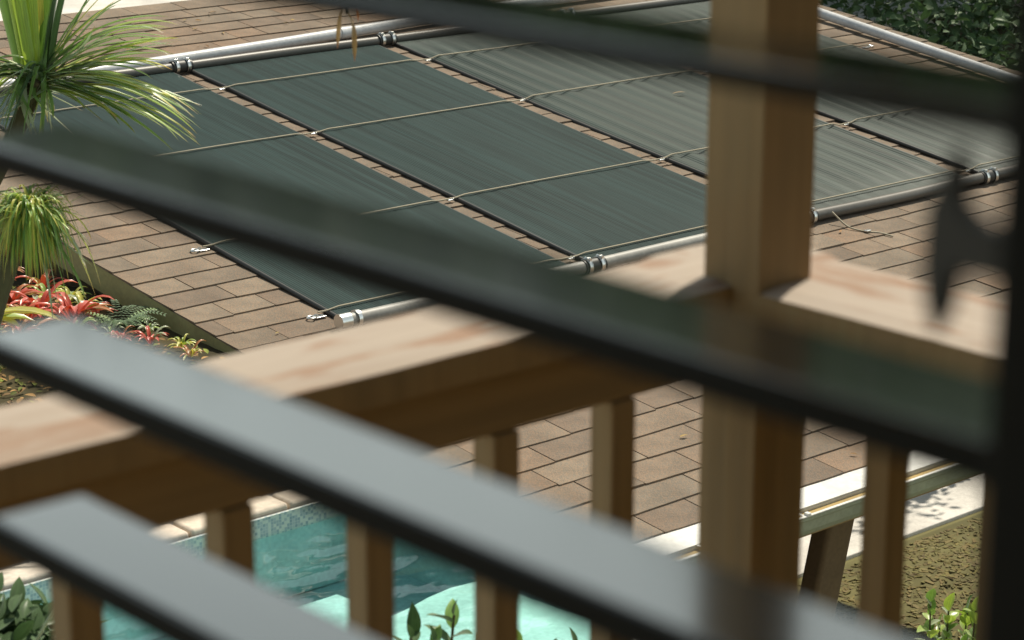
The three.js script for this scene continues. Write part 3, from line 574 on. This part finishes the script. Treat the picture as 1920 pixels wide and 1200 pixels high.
// leafy shrubs: woody stems carrying flat pointed leaves
function leafGeo(L, W) {
  const P = [], I = [], UVs = [], n = 6;
  for (let i = 0; i <= n; i++) { const t = i / n, w = W * Math.pow(Math.sin(Math.PI * Math.pow(t, 0.8)), 0.9); const y = 0.12 * L * Math.sin(t * 2.4) * 0.6; UVs.push(0.02, t * 0.9, 0.5, t * 0.9, 0.98, t * 0.9); P.push(-w / 2, y + w * 0.2, t * L, 0, y, t * L, w / 2, y + w * 0.2, t * L); if (i < n) { const k = 3 * i; I.push(k, k + 3, k + 1, k + 1, k + 3, k + 4, k + 1, k + 4, k + 2, k + 2, k + 4, k + 5); } }
  const g = new THREE.BufferGeometry(); g.setAttribute('position', new THREE.Float32BufferAttribute(P, 3)); g.setIndex(I); g.computeVertexNormals(); g.setAttribute('uv', new THREE.Float32BufferAttribute(UVs, 2)); return g;
}
const leafShapes = [leafGeo(0.085, 0.034), leafGeo(0.07, 0.03), leafGeo(0.055, 0.028)];
const roundShapes = [leafGeo(0.075, 0.046), leafGeo(0.06, 0.04)];
function stemShrub(name, label, base, stems, mats, grp, sc = 1, round = false) {
  const t = thing(name, label, 'shrub', base, grp), q = new THREE.Quaternion(), e = new THREE.Euler();
  for (const [dx, dz, h, lean] of stems) {
    const tip = new THREE.Vector3(dx + lean, h, dz), mid = new THREE.Vector3(dx * 0.6, h * 0.55, dz * 0.6);
    mesh('stem', tube([new THREE.Vector3(dx * 0.3, -0.02, dz * 0.3), mid, tip], 0.004 * sc, 14, 5), M.trunk, t);
    const n = round ? 22 : Math.max(6, Math.round(h * 26));
    for (let i = 0; i < n; i++) {
      const s = (round ? 0.8 : 0.45) + (round ? 0.2 : 0.55) * (i + 1) / n, c = mid.clone().lerp(tip, Math.max(0, (s - 0.5) * 2));
      const m = mesh('leaf', pick(round ? roundShapes : leafShapes), pick(mats), t); m.position.copy(c); m.scale.setScalar(sc * rr(0.8, 1.25));
      e.set(i === n - 1 ? -1.3 : -rr(0.1, 1.1), i * 2.4 + rr(-0.4, 0.4), rr(-0.4, 0.4), 'YXZ'); m.quaternion.setFromEuler(e);
    }
  }
  return t;
}
stemShrub('pointed_leaf_shrub', 'dark shrub with pointed leaves standing out against the pale pool water', V(3.30, 4.03, -2.86), [[-0.10, 0, 0.52, -0.02], [-0.03, 0.02, 0.60, 0], [0.03, 0, 0.64, 0.02], [0.09, 0.03, 0.55, 0.02], [0.0, -0.06, 0.58, -0.03], [0.12, -0.02, 0.50, 0.03], [-0.06, -0.03, 0.6, 0]], [LM.deep, LM.deep, LM.mid], null, 0.9);
stemShrub('pointed_leaf_shrub', 'smaller dark shrub right of the other, below the right pool gap', V(3.50, 3.86, -2.86), [[-0.08, 0, 0.60, -0.01], [0.0, 0.02, 0.54, 0], [0.06, 0, 0.50, 0.02], [0.11, -0.04, 0.5, 0.02]], [LM.deep, LM.deep, LM.mid], null, 0.9);
stemShrub('pointed_leaf_shrub', 'sunlit bright green shrub below the white path at lower right', V(5.94, 4.55, -5.1), [[-0.08, 0, 2.06, 0], [0.0, 0.0, 2.0, 0.02], [0.05, 0.03, 1.86, 0.03], [0.13, -0.02, 1.95, 0.02], [0.2, 0.02, 1.88, 0.04], [-0.02, 0.05, 1.8, 0], [0.09, 0.06, 2.0, 0], [0.03, -0.05, 1.93, 0.01], [0.17, 0.05, 1.95, 0.02]], [LM.bright, LM.bright, LM.mid, LM.pale], null, 0.85, true);
{
  // dark shrub added lower left in place of shaded water, with one bare cane
  const base = V(2.62, 4.70, -2.86), t = thing('added_shrub', 'added dark shrub in place of shaded water at lower left below the pale coping', 'shrub', base), l = [], m4 = new THREE.Matrix4(), q = new THREE.Quaternion();
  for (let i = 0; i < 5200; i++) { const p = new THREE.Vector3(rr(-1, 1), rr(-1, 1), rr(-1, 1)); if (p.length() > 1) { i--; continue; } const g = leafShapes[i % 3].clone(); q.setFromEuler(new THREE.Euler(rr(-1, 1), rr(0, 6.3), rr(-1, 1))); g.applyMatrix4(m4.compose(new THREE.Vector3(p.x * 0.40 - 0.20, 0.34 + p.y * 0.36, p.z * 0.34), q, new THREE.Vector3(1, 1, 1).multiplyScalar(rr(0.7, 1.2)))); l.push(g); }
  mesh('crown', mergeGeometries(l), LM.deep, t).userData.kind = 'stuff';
  for (let i = 0; i < 6; i++) mesh('stem', tube([new THREE.Vector3(rr(-0.05, 0.05), -0.02, rr(-0.05, 0.05)), new THREE.Vector3(rr(-0.1, 0.05), 0.25, rr(-0.1, 0.1)), new THREE.Vector3(rr(-0.2, 0.1), 0.5, rr(-0.15, 0.15))], 0.008, 10, 6), M.trunk, t);
  const c0 = V(2.36, 4.56, -2.42), c1 = V(2.56, 4.5, -2.09), cane = thing('bare_cane', 'thin pale bare cane leaning in front of the dark shrub', 'cane', V(2.16, 4.62, -2.86));
  mesh('stem', tube([new THREE.Vector3(0, 0, 0), c0.clone().sub(cane.position), c1.clone().sub(cane.position)], 0.0035, 24, 6), LM.pale, cane);
}
// hedge and trees behind and right of the roof
function crownGeo(n, rx, ry, rz, leaf, lumps, sd) {
  seed = sd; const l = [], m4 = new THREE.Matrix4(), q = new THREE.Quaternion(), cs = [];
  for (let i = 0; i < lumps; i++) { const p = new THREE.Vector3(rr(-1, 1), rr(-1, 1), rr(-1, 1)); cs.push([p.x * rx * 0.7, p.y * ry * 0.7, p.z * rz * 0.7, rr(0.28, 0.5)]); }
  const src = leafGeo(leaf, leaf * 0.5);
  for (let i = 0; i < n; i++) {
    const c = cs[i % lumps], p = new THREE.Vector3(rr(-1, 1), rr(-1, 1), rr(-1, 1)).normalize().multiplyScalar(Math.pow(rnd(), 0.4) * c[3]);
    const g = src.clone(); q.setFromEuler(new THREE.Euler(rr(-1.2, 1.2), rr(0, 6.3), rr(-1, 1)));
    g.applyMatrix4(m4.compose(new THREE.Vector3(c[0] + p.x * rx, c[1] + p.y * ry, c[2] + p.z * rz), q, new THREE.Vector3(1, 1, 1).multiplyScalar(rr(0.6, 1.3)))); l.push(g);
  }
  return mergeGeometries(l);
}
function bush(label, e, u, topY, r, n, mat, sd) {
  const h = topY + CAM_H, t = thing('broadleaf_bush', label, 'bush', V(e, u, -5.1), 'bushes beyond the right roof edge');
  const g = crownGeo(n * 3, r, h * 0.5, r, 0.085, 22, sd); mesh('crown', g, mat, t).position.y = h * 0.52;
  for (let i = 0; i < 4; i++) mesh('trunk', tube([new THREE.Vector3(rr(-0.1, 0.1), -0.05, rr(-0.1, 0.1)), new THREE.Vector3(rr(-0.3, 0.3), h * 0.3, rr(-0.3, 0.3)), new THREE.Vector3(rr(-0.6, 0.6) * r, h * 0.7, rr(-0.6, 0.6) * r)], 0.05, 10, 7), M.trunk, t);
  return t;
}
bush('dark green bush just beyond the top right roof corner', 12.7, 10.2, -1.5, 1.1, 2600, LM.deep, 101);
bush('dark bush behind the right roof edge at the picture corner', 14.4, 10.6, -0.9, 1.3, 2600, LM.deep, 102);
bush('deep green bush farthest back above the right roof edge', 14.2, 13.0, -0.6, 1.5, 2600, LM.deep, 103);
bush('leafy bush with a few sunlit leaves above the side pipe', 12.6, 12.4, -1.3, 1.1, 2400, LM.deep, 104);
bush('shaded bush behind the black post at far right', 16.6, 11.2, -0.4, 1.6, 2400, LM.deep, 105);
{
  const t = thing('tall_tree', 'tall dark tree standing far behind the roof', 'tree', V(22.5, 22.8, -5.1), 'tall trees far behind the roof');
  mesh('trunk', tube([new THREE.Vector3(0, -0.1, 0), new THREE.Vector3(0.1, 3, 0), new THREE.Vector3(0, 7, 0.1)], 0.22, 12, 8), M.trunk, t);
  mesh('crown', crownGeo(5200, 4.3, 6.6, 4.3, 0.62, 40, 301), LM.deep, t).position.y = 7.4;
  for (const [e, u, s, a] of [[11, 31, 0.85, 1], [16.5, 27.5, 0.85, 2], [14, 34, 0.93, 4.4], [19, 30, 0.93, 3.7], [29, 22.5, 1.2, 0.3], [27, 19.5, 1.1, 3], [31, 16, 1.25, 4], [33, 26, 1.34, 5], [24, 33, 1.12, 0.5], [5, 33, 0.85, 2.2], [38, 20, 1.5, 5.5], [36, 12, 1.35, 1.5], [30, 31, 1.15, 3.3], [23, 27.8, 1.06, 2.6], [26.5, 28, 1.14, 5.2], [29, 24.5, 1.27, 0.9], [20.5, 24.5, 0.95, 3.9], [19, 26.5, 0.93, 0.2], [28, 21.5, 1.22, 2.2], [31.5, 22.5, 1.35, 3.5]]) {
    const c = t.clone(); c.name = numbered('tall_tree'); c.position.copy(V(e, u, -5.1)); c.rotation.y = a; c.scale.setScalar(s); scene.add(c);
  }
}
{
  const t = thing('shade_tree', 'tall slim tree whose crown shades the bushes beyond the right roof edge', 'tree', V(17.0, 14.0, -5.1), 'trees over the bushes');
  mesh('trunk', tube([new THREE.Vector3(0, -0.1, 0), new THREE.Vector3(0.15, 4.5, 0.1), new THREE.Vector3(0, 9.2, 0)], 0.16, 14, 8), M.trunk, t);
  mesh('crown', crownGeo(4200, 2.7, 2.2, 2.7, 0.32, 22, 401), LM.deep, t).position.y = 9.3;
  for (const [e, u, s, a] of [[17.6, 16.6, 1.02, 1.7], [19.6, 13.2, 1.08, 3.3]]) { const c = t.clone(); c.name = numbered('shade_tree'); c.position.copy(V(e, u, -5.1)); c.rotation.y = a; c.scale.setScalar(s); scene.add(c); }
}
seed = 991;
{
  // dry frond tip that hangs into the top of the picture
  const o = V(3.325, 4.377, -0.60), t = thing('dry_palm_frond', 'withered brown frond tip hanging in at the top centre left', 'frond', o);
  mesh('stem', tube([new THREE.Vector3(0.02, 1.0, -0.1), new THREE.Vector3(0.01, 0.4, -0.03), new THREE.Vector3(0, -0.2, 0)], 0.004, 16, 6), M.trunk, t);
  for (let i = 0; i < 12; i++) { const y = 0.12 - i * 0.029; mesh('leaflet', strap(new THREE.Vector3(0, y, 0), off((i % 2 ? 1 : -1) * 0.018, y - 0.03, 0.01), off((i % 2 ? 1 : -1) * rr(0.012, 0.028), y - rr(0.08, 0.12), rr(-0.02, 0.02)), 0.015, 0.25, 7), i % 3 ? LM.dry : LM.orange, t); }
}
{
  const g = leafGeo(0.035, 0.012), im = new THREE.InstancedMesh(g, std({ color: rgb(0.30, 0.2, 0.09), roughness: 0.9, side: THREE.DoubleSide }), 130), o = new THREE.Object3D(), col = new THREE.Color();
  for (let i = 0; i < 130; i++) { const e = rr(4.75, 10.6), u = i % 3 ? rr(9.98, 11) : rr(5.1, 11); o.position.copy(V(e, u, roofY(u) + 0.016)); o.rotation.set(rr(-0.25, 0.25), rr(0, 6.28), rr(-0.3, 0.3)); o.scale.setScalar(rr(0.4, 1.2)); o.updateMatrix(); im.setMatrixAt(i, o.matrix); const k = rr(0.5, 1.5); im.setColorAt(i, col.setRGB(k, k * rr(0.8, 1.1), k * 0.8)); }
  im.name = 'roof_litter'; scene.add(tag(im, 'scattered dry leaf bits lying on the brown shingles', 'leaf litter', null, 'stuff'));
}
{
  // a dry leaf on the third mat, and a loose strap end on the shingles by the post
  const e = 8.62, u = 8.55, t = thing('fallen_leaf', 'tan fallen leaf lying on the wavy mat left of the post', 'leaf', V(e, u, roofY(u) + 0.036));
  const g = leafGeo(0.075, 0.016); g.rotateY(1.1); mesh('blade', g, LM.dry, t);
  const b = V(7.93, 6.80, roofY(6.80)), l = thing('loose_strap', 'loose strap end lying on the shingles below the header beside the post', 'strap', b);
  mesh('strap', tube([[0, 0.06, -0.03], [0.01, 0.02, 0.06], [0.05, 0.014, 0.13], [0.10, 0.013, 0.17], [0.12, 0.014, 0.23]].map(p => new THREE.Vector3(p[0], p[1] - K * p[2], p[2])), 0.004, 40, 6), M.strap, l);
  mesh('buckle', bx(0.03, 0.008, 0.022, 0.055, 0.018 - K * 0.13, 0.135, 0.003), M.steel, l);
}
scene.traverse(o => { if (o.isMesh) { o.castShadow = true; o.receiveShadow = true; } });
renderer.render(scene, camera);
